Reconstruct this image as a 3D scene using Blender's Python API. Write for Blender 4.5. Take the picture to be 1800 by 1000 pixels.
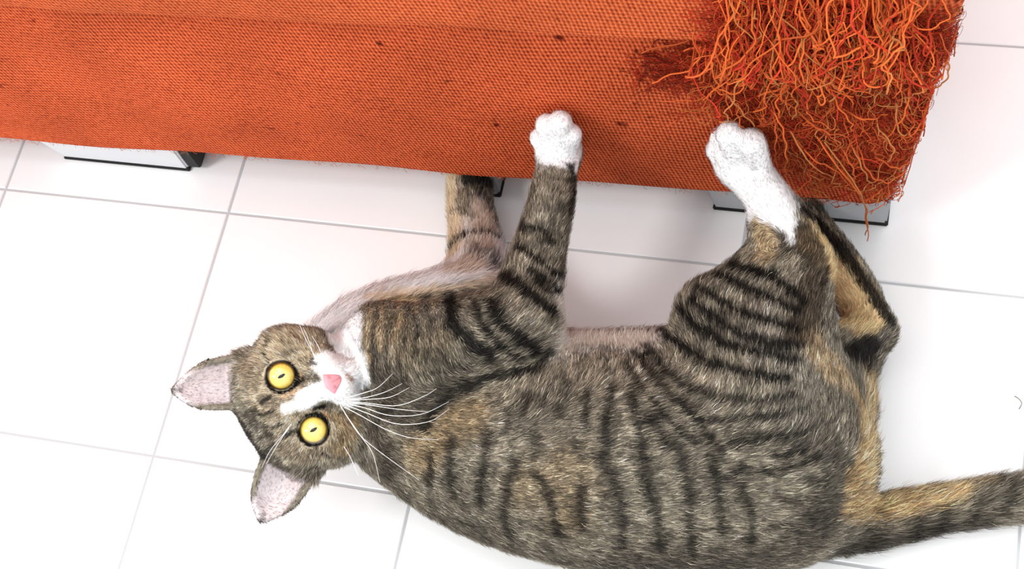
import bpy, bmesh, math, random
import numpy as np
from mathutils import Matrix, Vector
from mathutils.bvhtree import BVHTree

S = bpy.context.scene
for o in list(bpy.data.objects):
    bpy.data.objects.remove(o)
COL = S.collection
random.seed(7)
RNG = np.random.default_rng(11)

# ------------------------------------------------------------------ camera
F = 2500.0                                     # focal length in pixels of the 1800 x 1000 frame
R = np.array([[0.9616774382722741, 0.2003313812901752, -0.18720000637925477],
              [0.10952097572197213, -0.9065890480805614, -0.4075554609799941],
              [-0.25135962403482737, 0.37143456431527583, -0.8937867216704083]])
C = np.array([0.699689325231526, -0.6202155501418645, 0.9310708816685662])
cam = bpy.data.cameras.new('camera')
cam.sensor_width = 36.0
cam.lens = F / 1800 * 36
cam.clip_start = 0.02
co = bpy.data.objects.new('camera', cam)
COL.objects.link(co)
M4 = Matrix.Identity(4)
for r_ in range(3):
    M4[r_][0] = R[0][r_]; M4[r_][1] = -R[1][r_]; M4[r_][2] = -R[2][r_]; M4[r_][3] = C[r_]
co.matrix_world = M4
S.camera = co

# ------------------------------------------------------------------ light
w = bpy.data.worlds.new('world'); S.world = w
w.use_nodes = True
bg = w.node_tree.nodes['Background']
bg.inputs[0].default_value = (0.985, 1.0, 1.012, 1)
bg.inputs[1].default_value = 1.02
sun = bpy.data.lights.new('window_light', 'SUN')
sun.energy = 1.05
sun.angle = math.radians(14)
sun.color = (1.0, 0.985, 0.96)
so = bpy.data.objects.new('window_light', sun)
COL.objects.link(so)
so.rotation_euler = Vector((0.60, 0.50, -0.95)).to_track_quat('-Z', 'Y').to_euler()
so.location = (-1, -1.2, 2.4)
fill = bpy.data.lights.new('cat_fill_light', 'AREA')  # added overhead fill lamp, brightens the cat's belly and chest
fill.shape = 'SQUARE'; fill.size = 1.7
fill.energy = 21
fill.color = (1.0, 0.995, 0.985)
cl = bpy.data.objects.new('cat_fill_light', fill)
COL.objects.link(cl)
cl.location = (.38, .15, 2.45)
S.view_settings.view_transform = 'Standard'
S.view_settings.look = 'None'
S.view_settings.gamma = 1.0
S.view_settings.use_curve_mapping = False
S.view_settings.exposure = 0.5

# ------------------------------------------------------------------ helpers
def ray(u, v):
    return R.T @ np.array([(u - 900) / F, (v - 500) / F, 1.0])
def at(u, v, z):
    """point at height z that is seen at pixel u, v"""
    r = ray(u, v); return C + (z - C[2]) / r[2] * r
def aty(u, v, y):
    r = ray(u, v); return C + (y - C[1]) / r[1] * r
def srgb(r, g, b):
    c = np.array([r, g, b], float) / 255
    return np.where(c <= .04045, c / 12.92, ((c + .055) / 1.055) ** 2.4)
def tag(o, label=None, cat=None, group=None, kind=None):
    if label: o['label'] = label
    if cat: o['category'] = cat
    if group: o['group'] = group
    if kind: o['kind'] = kind
    return o
def empty(name, loc):
    o = bpy.data.objects.new(name, None); COL.objects.link(o)
    o.empty_display_size = .05
    o.location = loc
    return o
def link(name, me, mat=None, parent=None):
    o = bpy.data.objects.new(name, me); COL.objects.link(o)
    if mat is not None and len(me.materials) == 0: me.materials.append(mat)
    if parent is not None:
        o.parent = parent
        p = parent; off = Vector((0, 0, 0))
        while p is not None:
            off += p.location; p = p.parent
        o.location = -off                      # mesh data stays in world coordinates
    return o
def np_mesh(name, V, Fc, smooth=True, col=None, nrm=None):
    """V (n,3); Fc list of arrays (m,k) of k-gons"""
    me = bpy.data.meshes.new(name)
    if isinstance(Fc, np.ndarray): Fc = [Fc]
    Fc = [f for f in Fc if len(f)]
    tot = sum(f.size for f in Fc); n = sum(len(f) for f in Fc)
    me.vertices.add(len(V)); me.vertices.foreach_set('co', np.ascontiguousarray(V, np.float32).ravel())
    me.loops.add(tot); me.loops.foreach_set('vertex_index', np.concatenate([f.ravel() for f in Fc]).astype(np.int32))
    me.polygons.add(n)
    cnt = np.concatenate([np.full(len(f), f.shape[1]) for f in Fc])
    me.polygons.foreach_set('loop_start', (np.cumsum(cnt) - cnt).astype(np.int32))
    me.polygons.foreach_set('use_smooth', np.full(n, smooth))
    me.update(calc_edges=True)
    if col is not None:
        a = me.attributes.new('col', 'FLOAT_COLOR', 'POINT')
        c4 = np.ones((len(V), 4), np.float32); c4[:, :3] = col
        a.data.foreach_set('color', c4.ravel())
    if nrm is not None:
        a = me.attributes.new('nrm', 'FLOAT_VECTOR', 'POINT')
        a.data.foreach_set('vector', np.ascontiguousarray(nrm, np.float32).ravel())
    return me
def catmull(P, n):
    P = np.asarray(P, float)
    if len(P) == 2:
        t = np.linspace(0, 1, n)[:, None]; return P[0] * (1 - t) + P[1] * t
    Q = np.vstack([2 * P[0] - P[1], P, 2 * P[-1] - P[-2]])
    out = []
    for t in np.linspace(0, len(P) - 1 - 1e-9, n):
        i = int(t); f = t - i
        a, b, c, d = Q[i], Q[i + 1], Q[i + 2], Q[i + 3]
        out.append(.5 * (2 * b + (c - a) * f + (2 * a - 5 * b + 4 * c - d) * f * f + (3 * b - a - 3 * c + d) * f ** 3))
    return np.array(out)
def tube(P, rad, sides=6):
    """closed tube along P with radius array -> V, quads+caps"""
    P = np.asarray(P, float); n = len(P)
    rad = np.broadcast_to(rad, (n,)) if np.ndim(rad) == 0 else np.asarray(rad)
    T = np.gradient(P, axis=0); T /= np.linalg.norm(T, axis=1)[:, None] + 1e-12
    ref = np.array([0, 0, 1.]) if abs(T[0][2]) < .9 else np.array([1., 0, 0])
    A = np.zeros_like(P); a = np.cross(T[0], ref); a /= np.linalg.norm(a)
    for i in range(n):
        a = a - T[i] * (a @ T[i]); a /= np.linalg.norm(a) + 1e-12; A[i] = a
    B = np.cross(T, A)
    th = np.arange(sides) * 2 * np.pi / sides
    V = P[:, None] + rad[:, None, None] * (np.cos(th)[None, :, None] * A[:, None] + np.sin(th)[None, :, None] * B[:, None])
    V = V.reshape(-1, 3)
    i = np.arange(n - 1)[:, None] * sides; j = np.arange(sides)[None]; k = (j + 1) % sides
    Q = np.stack([i + j, i + k, i + sides + k, i + sides + j], -1).reshape(-1, 4)
    return V, Q
def mat(name, base=(.8, .8, .8), rough=.6, spec=.5):
    m = bpy.data.materials.new(name); m.use_nodes = True
    b = m.node_tree.nodes['Principled BSDF']
    b.inputs['Base Color'].default_value = (*base, 1)
    b.inputs['Roughness'].default_value = rough
    b.inputs['Specular IOR Level'].default_value = spec
    return m, m.node_tree, b
def nd(nt, t, **kw):
    n = nt.nodes.new(t)
    for k, v in kw.items(): setattr(n, k, v)
    return n

# ------------------------------------------------------------------ materials
def tile_mat():
    m, nt, b = mat('glazed_white_tile', (.86, .86, .865), .28, .4)
    tc = nd(nt, 'ShaderNodeNewGeometry')
    n = nd(nt, 'ShaderNodeTexNoise'); n.inputs['Scale'].default_value = 7
    n.inputs['Detail'].default_value = 6
    nt.links.new(tc.outputs['Position'], n.inputs['Vector'])
    r = nd(nt, 'ShaderNodeValToRGB')
    r.color_ramp.elements[0].position = .3; r.color_ramp.elements[0].color = (.775, .780, .790, 1)
    r.color_ramp.elements[1].position = .65; r.color_ramp.elements[1].color = (.815, .817, .822, 1)
    nt.links.new(n.outputs['Fac'], r.inputs['Fac']); nt.links.new(r.outputs['Color'], b.inputs['Base Color'])
    n2 = nd(nt, 'ShaderNodeTexNoise'); n2.inputs['Scale'].default_value = 14
    nt.links.new(tc.outputs['Position'], n2.inputs['Vector'])
    bp = nd(nt, 'ShaderNodeBump'); bp.inputs['Strength'].default_value = .05; bp.inputs['Distance'].default_value = .004
    nt.links.new(n2.outputs['Fac'], bp.inputs['Height']); nt.links.new(bp.outputs['Normal'], b.inputs['Normal'])
    return m
M_TILE = tile_mat()
M_GROUT, _, _ = mat('pale_grout', tuple(srgb(180, 182, 185)), .9, .2)

def weave_mat(name, ang, light, dark, deep):
    """coarse twill upholstery: two crossing sets of yarns, slubs and dark pills"""
    m, nt, b = mat(name, (.6, .15, .05), .9, .05)
    L = nt.links.new
    tc = nd(nt, 'ShaderNodeTexCoord')
    warp = nd(nt, 'ShaderNodeTexNoise'); warp.inputs['Scale'].default_value = 9; warp.inputs['Detail'].default_value = 2
    L(tc.outputs['Object'], warp.inputs['Vector'])
    mv = nd(nt, 'ShaderNodeVectorMath', operation='SCALE'); mv.inputs['Scale'].default_value = .010
    L(warp.outputs['Color'], mv.inputs[0])
    ad = nd(nt, 'ShaderNodeVectorMath', operation='ADD'); L(tc.outputs['Object'], ad.inputs[0]); L(mv.outputs[0], ad.inputs[1])
    def wave(deg, period):
        d = nd(nt, 'ShaderNodeVectorMath', operation='DOT_PRODUCT')
        k = 2 * math.pi / period
        d.inputs[1].default_value = (k * math.cos(math.radians(deg)), 0, k * math.sin(math.radians(deg)))
        L(ad.outputs[0], d.inputs[0])
        s = nd(nt, 'ShaderNodeMath', operation='SINE'); L(d.outputs['Value'], s.inputs[0]); return s.outputs[0]
    a_ = wave(ang, .0026); b_ = wave(ang + 80, .0037)
    ab = nd(nt, 'ShaderNodeMath', operation='MULTIPLY_ADD'); L(b_, ab.inputs[0]); ab.inputs[1].default_value = .55; L(a_, ab.inputs[2])
    fine = nd(nt, 'ShaderNodeTexNoise'); fine.inputs['Scale'].default_value = 420; fine.inputs['Detail'].default_value = 3
    L(tc.outputs['Object'], fine.inputs['Vector'])
    h = nd(nt, 'ShaderNodeMath', operation='MULTIPLY_ADD'); L(fine.outputs['Fac'], h.inputs[0]); h.inputs[1].default_value = 3.0; L(ab.outputs[0], h.inputs[2])
    mr = nd(nt, 'ShaderNodeMapRange'); mr.inputs[1].default_value = -.2; mr.inputs[2].default_value = 3.1
    L(h.outputs[0], mr.inputs[0])
    rp = nd(nt, 'ShaderNodeValToRGB')
    light, dark, deep = light * .98, dark * .98, deep * .98
    e = rp.color_ramp.elements
    e[0].position = 0.0; e[0].color = (*deep, 1); e[1].position = 1; e[1].color = (*light, 1)
    x = e.new(.45); x.color = (*dark, 1)
    L(mr.outputs[0], rp.inputs['Fac'])
    big = nd(nt, 'ShaderNodeTexNoise'); big.inputs['Scale'].default_value = 16; big.inputs['Detail'].default_value = 4
    L(tc.outputs['Object'], big.inputs['Vector'])
    bm_ = nd(nt, 'ShaderNodeMapRange'); bm_.inputs[1].default_value = .3; bm_.inputs[2].default_value = .7
    bm_.inputs[3].default_value = .86; bm_.inputs[4].default_value = 1.1
    L(big.outputs['Fac'], bm_.inputs[0])
    mx = nd(nt, 'ShaderNodeMix', data_type='RGBA', blend_type='MULTIPLY'); mx.inputs[0].default_value = 1
    L(rp.outputs['Color'], mx.inputs[6]); L(bm_.outputs[0], mx.inputs[7])
    # pills
    pn = nd(nt, 'ShaderNodeTexNoise'); pn.inputs['Scale'].default_value = 95; pn.inputs['Detail'].default_value = 1
    L(tc.outputs['Object'], pn.inputs['Vector'])
    pr = nd(nt, 'ShaderNodeMapRange'); pr.inputs[1].default_value = .73; pr.inputs[2].default_value = .83
    L(pn.outputs['Fac'], pr.inputs[0])
    mx2 = nd(nt, 'ShaderNodeMix', data_type='RGBA'); L(pr.outputs[0], mx2.inputs[0]); L(mx.outputs[2], mx2.inputs[6])
    mx2.inputs[7].default_value = (*srgb(92, 24, 12), 1)
    L(mx2.outputs[2], b.inputs['Base Color'])
    bp = nd(nt, 'ShaderNodeBump'); bp.inputs['Strength'].default_value = .55; bp.inputs['Distance'].default_value = .0010
    L(h.outputs[0], bp.inputs['Height']); L(bp.outputs['Normal'], b.inputs['Normal'])
    b.inputs['Sheen Weight'].default_value = 0
    return m
M_FAB = weave_mat('orange_woven_upholstery', 9, srgb(238, 120, 76), srgb(196, 82, 46), srgb(112, 34, 14))
M_FAB2 = weave_mat('orange_woven_cushion', 8, srgb(232, 120, 74), srgb(196, 88, 50), srgb(128, 46, 22))

def attr_mat(name, rough=.8, spec=.15, use_nrm=False, sheen=0.0):
    m, nt, b = mat(name, (.5, .5, .5), rough, spec)
    a = nd(nt, 'ShaderNodeAttribute', attribute_name='col')
    nt.links.new(a.outputs['Color'], b.inputs['Base Color'])
    if use_nrm:
        n = nd(nt, 'ShaderNodeAttribute', attribute_name='nrm')
        nt.links.new(n.outputs['Vector'], b.inputs['Normal'])
    b.inputs['Sheen Weight'].default_value = sheen
    return m
M_YARN = attr_mat('frayed_orange_yarn', .85, .1)
M_COAT = attr_mat('tabby_coat', .8, .12)
M_FUR = attr_mat('tabby_fur', .62, .22, True)
def fur_scatter(m, k):
    nt = m.node_tree; out = nt.nodes['Material Output']; b = nt.nodes['Principled BSDF']
    a = next(n for n in nt.nodes if n.type == 'ATTRIBUTE' and n.attribute_name == 'col')
    t = nd(nt, 'ShaderNodeBsdfTranslucent'); nt.links.new(a.outputs['Color'], t.inputs['Color'])
    mx = nd(nt, 'ShaderNodeMixShader'); mx.inputs[0].default_value = k
    nt.links.new(b.outputs[0], mx.inputs[1]); nt.links.new(t.outputs[0], mx.inputs[2]); nt.links.new(mx.outputs[0], out.inputs['Surface'])
fur_scatter(M_FUR, .42)

# ------------------------------------------------------------------ floor
TILE = .2
def build_floor():
    me = bpy.data.meshes.new('floor')
    bm = bmesh.new()
    v = [bm.verts.new(p) for p in ((-4, -4, -.0008), (5, -4, -.0008), (5, 4, -.0008), (-4, 4, -.0008))]
    bm.faces.new(v)
    bm.to_mesh(me); bm.free()
    fl = tag(link('floor', me, M_GROUT), 'glossy white square floor tiles with thin pale grout lines', 'floor', None, 'structure')
    g = .0009; t = .0045; c = .0007
    bm = bmesh.new()
    a, b = g, TILE - g
    lo = [bm.verts.new(p) for p in ((a, -b, -t), (b, -b, -t), (b, -a, -t), (a, -a, -t))]
    mi = [bm.verts.new(p) for p in ((a, -b, -c), (b, -b, -c), (b, -a, -c), (a, -a, -c))]
    hi = [bm.verts.new(p) for p in ((a + c, -b + c, 0), (b - c, -b + c, 0), (b - c, -a - c, 0), (a + c, -a - c, 0))]
    for A, B in ((lo, mi), (mi, hi)):
        for i in range(4): bm.faces.new((A[i], A[(i + 1) % 4], B[(i + 1) % 4], B[i]))
    bm.faces.new(hi); bm.faces.new(lo[::-1])
    tm = bpy.data.meshes.new('tile'); bm.to_mesh(tm); bm.free()
    tm.materials.append(M_TILE)
    for i in range(-6, 11):
        for j in range(-7, 10):
            o = bpy.data.objects.new('tile', tm); COL.objects.link(o)
            o.parent = fl; o.location = (i * TILE, -j * TILE, 0)
build_floor()

# ------------------------------------------------------------------ sofa
ZB, ZS, ZT = .046, .264, .43        # bottom hem, seam under the seat cushion, seat top
XR0 = .699
def panel_y(x, z=None):
    return -.180 + .021 * x
def xr(z):                          # right-hand corner leans outwards
    return XR0 + .085 * (z - ZB)
sofa = tag(empty('sofa', (.35, .2, 0)), 'orange woven sofa with its clawed corner frayed into loose threads', 'sofa')
def slab(name, m, x0, z0, z1, ybulge, depth, rr, puff, nx=150, nz=40, seed=1):
    """upholstered block: rounded profile swept along x, right end rounded off"""
    rg = np.random.default_rng(seed)
    # profile in (y, z): bottom rear -> bottom front -> front -> top front -> top rear
    prof = [(depth, z0)]
    prof += [(rr * 1.0 - rr * math.sin(a) + 0, z0 + rr - rr * math.cos(a)) for a in np.linspace(0, math.pi / 2, 7)]
    zz = np.linspace(z0 + rr, z1 - rr, nz)[1:-1]
    prof += [(-puff * math.sin(math.pi * (z - z0) / (z1 - z0)), z) for z in zz]
    prof += [(rr - rr * math.cos(a), z1 - rr + rr * math.sin(a)) for a in np.linspace(0, math.pi / 2, 7)]
    prof += [(depth, z1)]
    prof = np.array(prof); n = len(prof)
    xs = np.linspace(x0, 1, nx)
    # stations: along front, then round the right end
    V = []
    ph = rg.uniform(0, 6.28, 6)
    ts = np.concatenate([np.linspace(0, 1, nx), 1 + np.arange(1, 9) / 8, np.array([2.5, 3.0])])
    cr = .014
    for t in ts:
        for (py, pz) in prof:
            xe = xr(pz)
            ins = py
            if t <= 1:
                x = x0 + (xe - cr - x0) * t
                yy = panel_y(x) - ybulge + ins
                yy += .0007 * (math.sin(x * 19 + ph[0]) + math.sin(x * 41 + ph[1] + pz * 20)) * (1 if 0 < py + .02 < .06 else 0)
                V.append((x, yy, pz + .0005 * math.sin(x * 23 + ph[2]) * (pz < z0 + .02)))
            elif t <= 2:
                a = (t - 1) * math.pi / 2
                cx, cy = xe - cr, panel_y(xe) - ybulge + cr
                rad = cr - min(ins, cr * .999) if ins > 0 else cr - ins
                if ins >= depth * .9: V.append((xe - cr - .01, panel_y(xe) - ybulge + depth, pz))
                else: V.append((cx + rad * math.sin(a), cy - rad * math.cos(a), pz))
            else:
                yy = panel_y(xe) - ybulge + cr + (t - 2) * (depth - cr)
                if ins >= depth * .9: V.append((xe - cr - .01, panel_y(xe) - ybulge + depth, pz))
                else: V.append((xe - max(ins, 0), yy, pz))
    V = np.array(V); k = len(ts)
    i = np.arange(k - 1)[:, None] * n; j = np.arange(n - 1)[None]
    Q = np.stack([i + j, i + n + j, i + n + j + 1, i + j + 1], -1).reshape(-1, 4)
    return link(name, np_mesh(name, V, Q), m, sofa)
slab('base_panel', M_FAB, -.75, ZB, ZS + .004, 0, .75, .006, .004)
slab('seat_cushion', M_FAB2, -.75, ZS, ZT, .020, .75, .005, .005, seed=4)

def build_legs():
    m1, nt, b = mat('brushed_leg_metal', tuple(srgb(176, 178, 182)), .45, .5)
    m4, _, _ = mat('pale_leg_paint', tuple(srgb(206, 208, 211)), .45, .4)
    m3, _, _ = mat('dull_grey_leg', tuple(srgb(128, 130, 134)), .5, .4)
    b.inputs['Metallic'].default_value = .25
    m2, _, _ = mat('black_foot_edging', tuple(srgb(38, 38, 38)), .7, .3)
    def block(name, x0, x1, y0, y1, z0, z1, m, parent, taper=0., bev=.0015):
        bm = bmesh.new()
        lo = [bm.verts.new(p) for p in ((x0, y0, z0), (x1, y0, z0), (x1, y1, z0), (x0, y1, z0))]
        hi = [bm.verts.new(p) for p in ((x0 - taper, y0 - taper * .2, z1), (x1 + taper * .3, y0 - taper * .2, z1), (x1 + taper * .3, y1, z1), (x0 - taper, y1, z1))]
        for i in range(4): bm.faces.new((lo[i], lo[(i + 1) % 4], hi[(i + 1) % 4], hi[i]))
        bm.faces.new(hi); bm.faces.new(lo[::-1])
        bmesh.ops.bevel(bm, geom=bm.edges[:], offset=bev, segments=2, affect='EDGES')
        me = bpy.data.meshes.new(name); bm.to_mesh(me); bm.free()
        return link(name, me, m, parent)
    for (x0, x1, y, t) in ((.575, .697, -.156, .006), (.044, .156, -.167, .016), (.398, .414, -.163, .001)):
        lg = block('leg', x0, x1, y, y + (.10 if x1 - x0 > .05 else .05), .0025, ZB + .006, (m4 if t > .01 else m1) if x1 - x0 > .05 else m3, sofa, t)
        block('foot_pad', x0 - .001, x1 + .001, y - .001, y + (.10 if x1 - x0 > .05 else .05), 0.0, .0026, m2, lg, 0, .0008)
        if t > .01:
            block('corner_bracket', x1 + .0005, x1 + .012, y + .001, y + .06, .0045, ZB + .004, m2, lg, 0, .001)
build_legs()

# ------------------------------------------------------------------ cat: implicit body
# every primitive: a, b, ra, rb, zs (vertical flattening), k (blend), flow (1 if hair runs a -> b)
PR = []; GID = [0]; TOES = []
def chain(pts, k, n=None, zs=1.0, flow=1):
    """pts: (u, v, z, r_cm) seen in the photo at pixel u, v, at height z; or (vec3, r_cm)"""
    Q = np.array([list(at(p[0], p[1], p[2])) + [p[3] * .01] if len(p) == 4 else list(p[0]) + [p[1] * .01] for p in pts])
    Q[:, 3] -= np.where(Q[:, 3] > .025, .0025, np.where(Q[:, 3] > .016, .0012, 0))     # room for the fur
    n = n or (len(pts) * 3 - 2)
    Q = catmull(Q, n) if len(Q) > 2 else Q
    GID[0] += 1
    for a, b in zip(Q[:-1], Q[1:]): PR.append(('add', a[:3], b[:3], a[3], b[3], zs, k, flow, GID[0]))
def ball(p, r, k, zs=1.0, kind='add'):
    P = np.asarray(at(*p) if len(p) == 3 and p[0] > 5 else p, float)
    GID[0] += 1
    PR.append((kind, P, P + 1e-5, r * .01, r * .01, zs, k, 0, GID[0]))

YP = lambda u, v, off: aty(u, v, panel_y(at(u, v, .1)[0]) - off)    # point standing off the sofa panel

# trunk, from the neck to the rump (the cat lies on its side, so it is flatter in z)
chain([(620, 650, .050, 3.2), (690, 685, .056, 5.0), (780, 722, .062, 6.4), (900, 775, .066, 6.9), (1050, 805, .070, 7.2),
       (1200, 815, .071, 7.3), (1320, 815, .070, 6.9), (1380, 835, .062, 5.2)], .020, 26, 1.10)
# chest and bib
chain([(590, 625, .050, 2.9), (650, 590, .046, 3.3), (740, 560, .044, 3.2), (830, 560, .044, 3.2), (870, 600, .05, 3.4)], .022, 10)
# belly
chain([(930, 720, .060, 4.6), (1060, 690, .058, 3.9), (1180, 690, .058, 4.2)], .03, 9, 1.1)
# upper foreleg: shoulder, upper arm, forearm, paw on the sofa
pw = YP(983, 268, .019)
chain([(680, 625, .088, 3.7), (740, 635, .102, 3.9), (800, 620, .110, 3.6), (860, 595, .116, 3.2), (910, 568, .118, 2.7)], .0075, 11)
chain([(912, 582, .114, 2.6), (930, 510, .118, 2.2), (950, 430, .122, 1.75), (970, 350, .130, 1.42), (pw, 1.30)], .010, 13)
ball(at(932, 592, .112), 1.8, .012)                                  # elbow
chain([(pw, 1.36), (YP(977, 240, .0155), 1.28)], .008, 4)
for (u, v, off, r, tu, tv) in ((950, 243, .017, .70, 968, 268), (962, 220, .016, .76, 974, 258), (985, 215, .0165, .78, 986, 258), (1004, 236, .019, .70, 998, 266)):
    chain([(YP(u, v, off), r), (YP(tu, tv, .021), r * .9)], .0022, 3, 1.0, 0)
    TOES.append((YP(u, v, off), YP(tu, tv, .021), r))
# lower foreleg, reaching under the sofa
chain([(800, 560, .045, 3.2), (838, 485, .036, 2.4), (836, 425, .028, 1.95), (826, 365, .026, 1.75), (826, 305, .024, 1.6), (840, 255, .022, 1.55), (850, 230, .02, 1.6)], .014, 14)
# upper hind leg: thigh, shank, hock, foot
chain([(1375, 775, .085, 5.0), (1345, 690, .095, 4.9), (1290, 615, .102, 3.9), (1266, 568, .106, 2.8)], .020, 9, 1.1)
chain([(1330, 700, .10, 4.4), (1360, 600, .108, 3.7), (1385, 520, .112, 2.5)], .022, 7)
chain([(1265, 555, .106, 2.7), (1320, 520, .112, 2.3), (1375, 490, .116, 1.75), (1410, 462, .116, 1.3)], .014, 9)
chain([(1348, 395, .121, 1.05), (1350, 440, .118, 1.4), (1330, 490, .112, 1.9)], .010, 6)
ft = YP(1300, 285, .020)
chain([(1418, 462, .114, 1.25), (1395, 410, .120, 1.40), (1352, 350, .128, 1.38), (ft, 1.5)], .011, 9)
chain([(1418, 462, .112, 1.2), (1405, 530, .108, 1.7), (1385, 600, .10, 2.6)], .012, 6)
chain([(ft, 1.42), (YP(1290, 262, .017), 1.3)], .007, 3)
for (u, v, off, r, tu, tv) in ((1261, 264, .017, .72, 1286, 304), (1283, 236, .020, .84, 1300, 288), (1321, 250, .024, .84, 1336, 300), (1266, 243, .012, .66, 1280, 280)):
    chain([(YP(u, v, off), r), (YP(tu, tv, .025), r * .9)], .0016, 3, 1.0, 0)
    TOES.append((YP(u, v, off), YP(tu, tv, .025), r))
# lower hind leg: thigh hidden below, hock to the right, foot under the sofa edge
chain([(1400, 720, .045, 3.8), (1450, 660, .045, 3.0), (1500, 610, .042, 2.0), (1532, 585, .038, 1.35)], .016, 8)
chain([(1535, 578, .038, 1.25), (1505, 520, .034, 1.55), (1465, 455, .030, 1.45), (1425, 400, .026, 1.3), (1400, 355, .022, 1.35)], .011, 10)
# buttock and tail
chain([(1380, 830, .06, 4.6), (1440, 720, .055, 3.2)], .022, 4)
chain([(1390, 870, .050, 3.6), (1470, 918, .034, 2.0), (1560, 912, .024, 1.45), (1650, 895, .020, 1.3), (1750, 880, .019, 1.3), (1850, 868, .018, 1.25), (1960, 850, .017, 1.1), (2050, 820, .016, .8)], .014, 22)
NBODY = len(PR)

# head frame: hx from the upper eye to the lower eye, hd towards the chin, hn towards the viewer
HZ = .128
E1 = at(495, 663, HZ); E2 = at(550, 755, HZ - .002)
HM = (E1 + E2) / 2
hn = C - HM; hn /= np.linalg.norm(hn)
hx = E2 - E1; hx -= hn * (hx @ hn); hx /= np.linalg.norm(hx)
hd = np.cross(hn, hx)
if hd @ (at(578, 672, HZ) - HM) < 0: hd = -hd
def H(x, d, n): return HM + (hx * x + hd * d + hn * n) * .01
def hchain(pts, k, flow=0):
    Q = [(H(*p[:3]), p[3] * .01) for p in pts]
    GID[0] += 1
    for a, b in zip(Q[:-1], Q[1:]): PR.append(('add', a[0], b[0], a[1], b[1], 1.0, k, flow, GID[0]))
EY = 1.98                                                             # half distance between the eyes, cm
hchain([(0, -.6, -2.9, 3.05), (0, .6, -3.0, 3.0)], .012)
for s in (-1, 1):
    hchain([(s * 1.5, -.6, -2.6, 2.5), (s * 2.2, .8, -2.4, 2.2)], .012)
    hchain([(s * 2.2, -1.4, -3.2, 1.7), (s * 3.3, -1.5, -3.5, 1.25)], .010)      # root of the ear
    hchain([(s * 2.9, 1.0, -2.3, 1.75), (s * 2.3, 2.4, -1.9, 1.5)], .010)      # cheek
    hchain([(s * 1.2, -1.5, -.75, .75), (s * 2.6, -1.25, -1.05, .7)], .008)    # brow
    hchain([(s * .72, 2.75, .35, .82), (s * 1.25, 2.65, -.35, 1.0)], .005)     # whisker pad
hchain([(0, -1.2, -.6, 1.0), (0, .4, .05, .78), (0, 2.0, .85, .66)], .008)     # bridge of the nose
hchain([(0, 2.2, .55, .75), (0, 3.6, -.25, .85)], .006)                        # muzzle and chin
hchain([(0, 2.2, -2.6, 2.2), (0, 3.2, -4.2, 2.4), (0, 4.4, -6.0, 3.0)], .010)  # throat
for s in (-1, 1):
    PR.append(('sub', H(s * EY, .03, -.05), H(s * EY, .03, -.05) + 1e-5, .0104, .0104, 1.0, .004, 0, 1000 + s))
    PR.append(('sub', H(s * EY, .03, 1.0), H(s * EY, .03, 1.0) + 1e-5, .0100, .0100, 1.0, .004, 0, 1002 + s))
    for a in np.linspace(0, 2 * np.pi, 17)[:-1]:                               # lids: a ring around the eyeball
        b = a + 2 * np.pi / 16
        q = [H(s * EY + 1.06 * math.cos(t), .03 + 1.03 * math.sin(t), -.18 - .10 * math.cos(t) * s) for t in (a, b)]
        PR.append(('add', q[0], q[1], .0020, .0020, 1.0, .0025, 0, 1010 + s))
# ears: thin cupped sheets
EARS = []
for s, tip, inn, out in ((-1, (-4.75, -6.25, -2.2), (-1.5, -3.1, -2.5), (-4.35, -.95, -2.9)),
                         (1, (5.25, -5.75, -2.3), (1.5, -3.2, -2.5), (4.35, -.75, -2.9))):
    tip, inn, out = map(np.array, (tip, inn, out))
    G = []
    for a in np.linspace(0, 1, 24):
        la = inn + (tip - inn) * a + np.array([-s * .35, -.50, 0]) * math.sin(math.pi * a ** 1.3) * .9
        lb = out + (tip - out) * a + np.array([s * .60, .20, 0]) * math.sin(math.pi * a ** 1.3) * 1.0
        row = []
        for t in np.linspace(0, 1, 22):
            p = la + (lb - la) * t
            p = p - np.array([0, 0, 1]) * 1.25 * (1 - (2 * t - 1) ** 2) * (1 - a) ** .8
            row.append(H(*p))
        G.append(row)
    G = np.array(G); EARS.append(G)
    for i in range(24):
        for j in range(22):
            PR.append(('add', G[i, j], G[i, j] + 1e-5, .0019, .0019, 1.0, .005, 0, 1020 + s))

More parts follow.
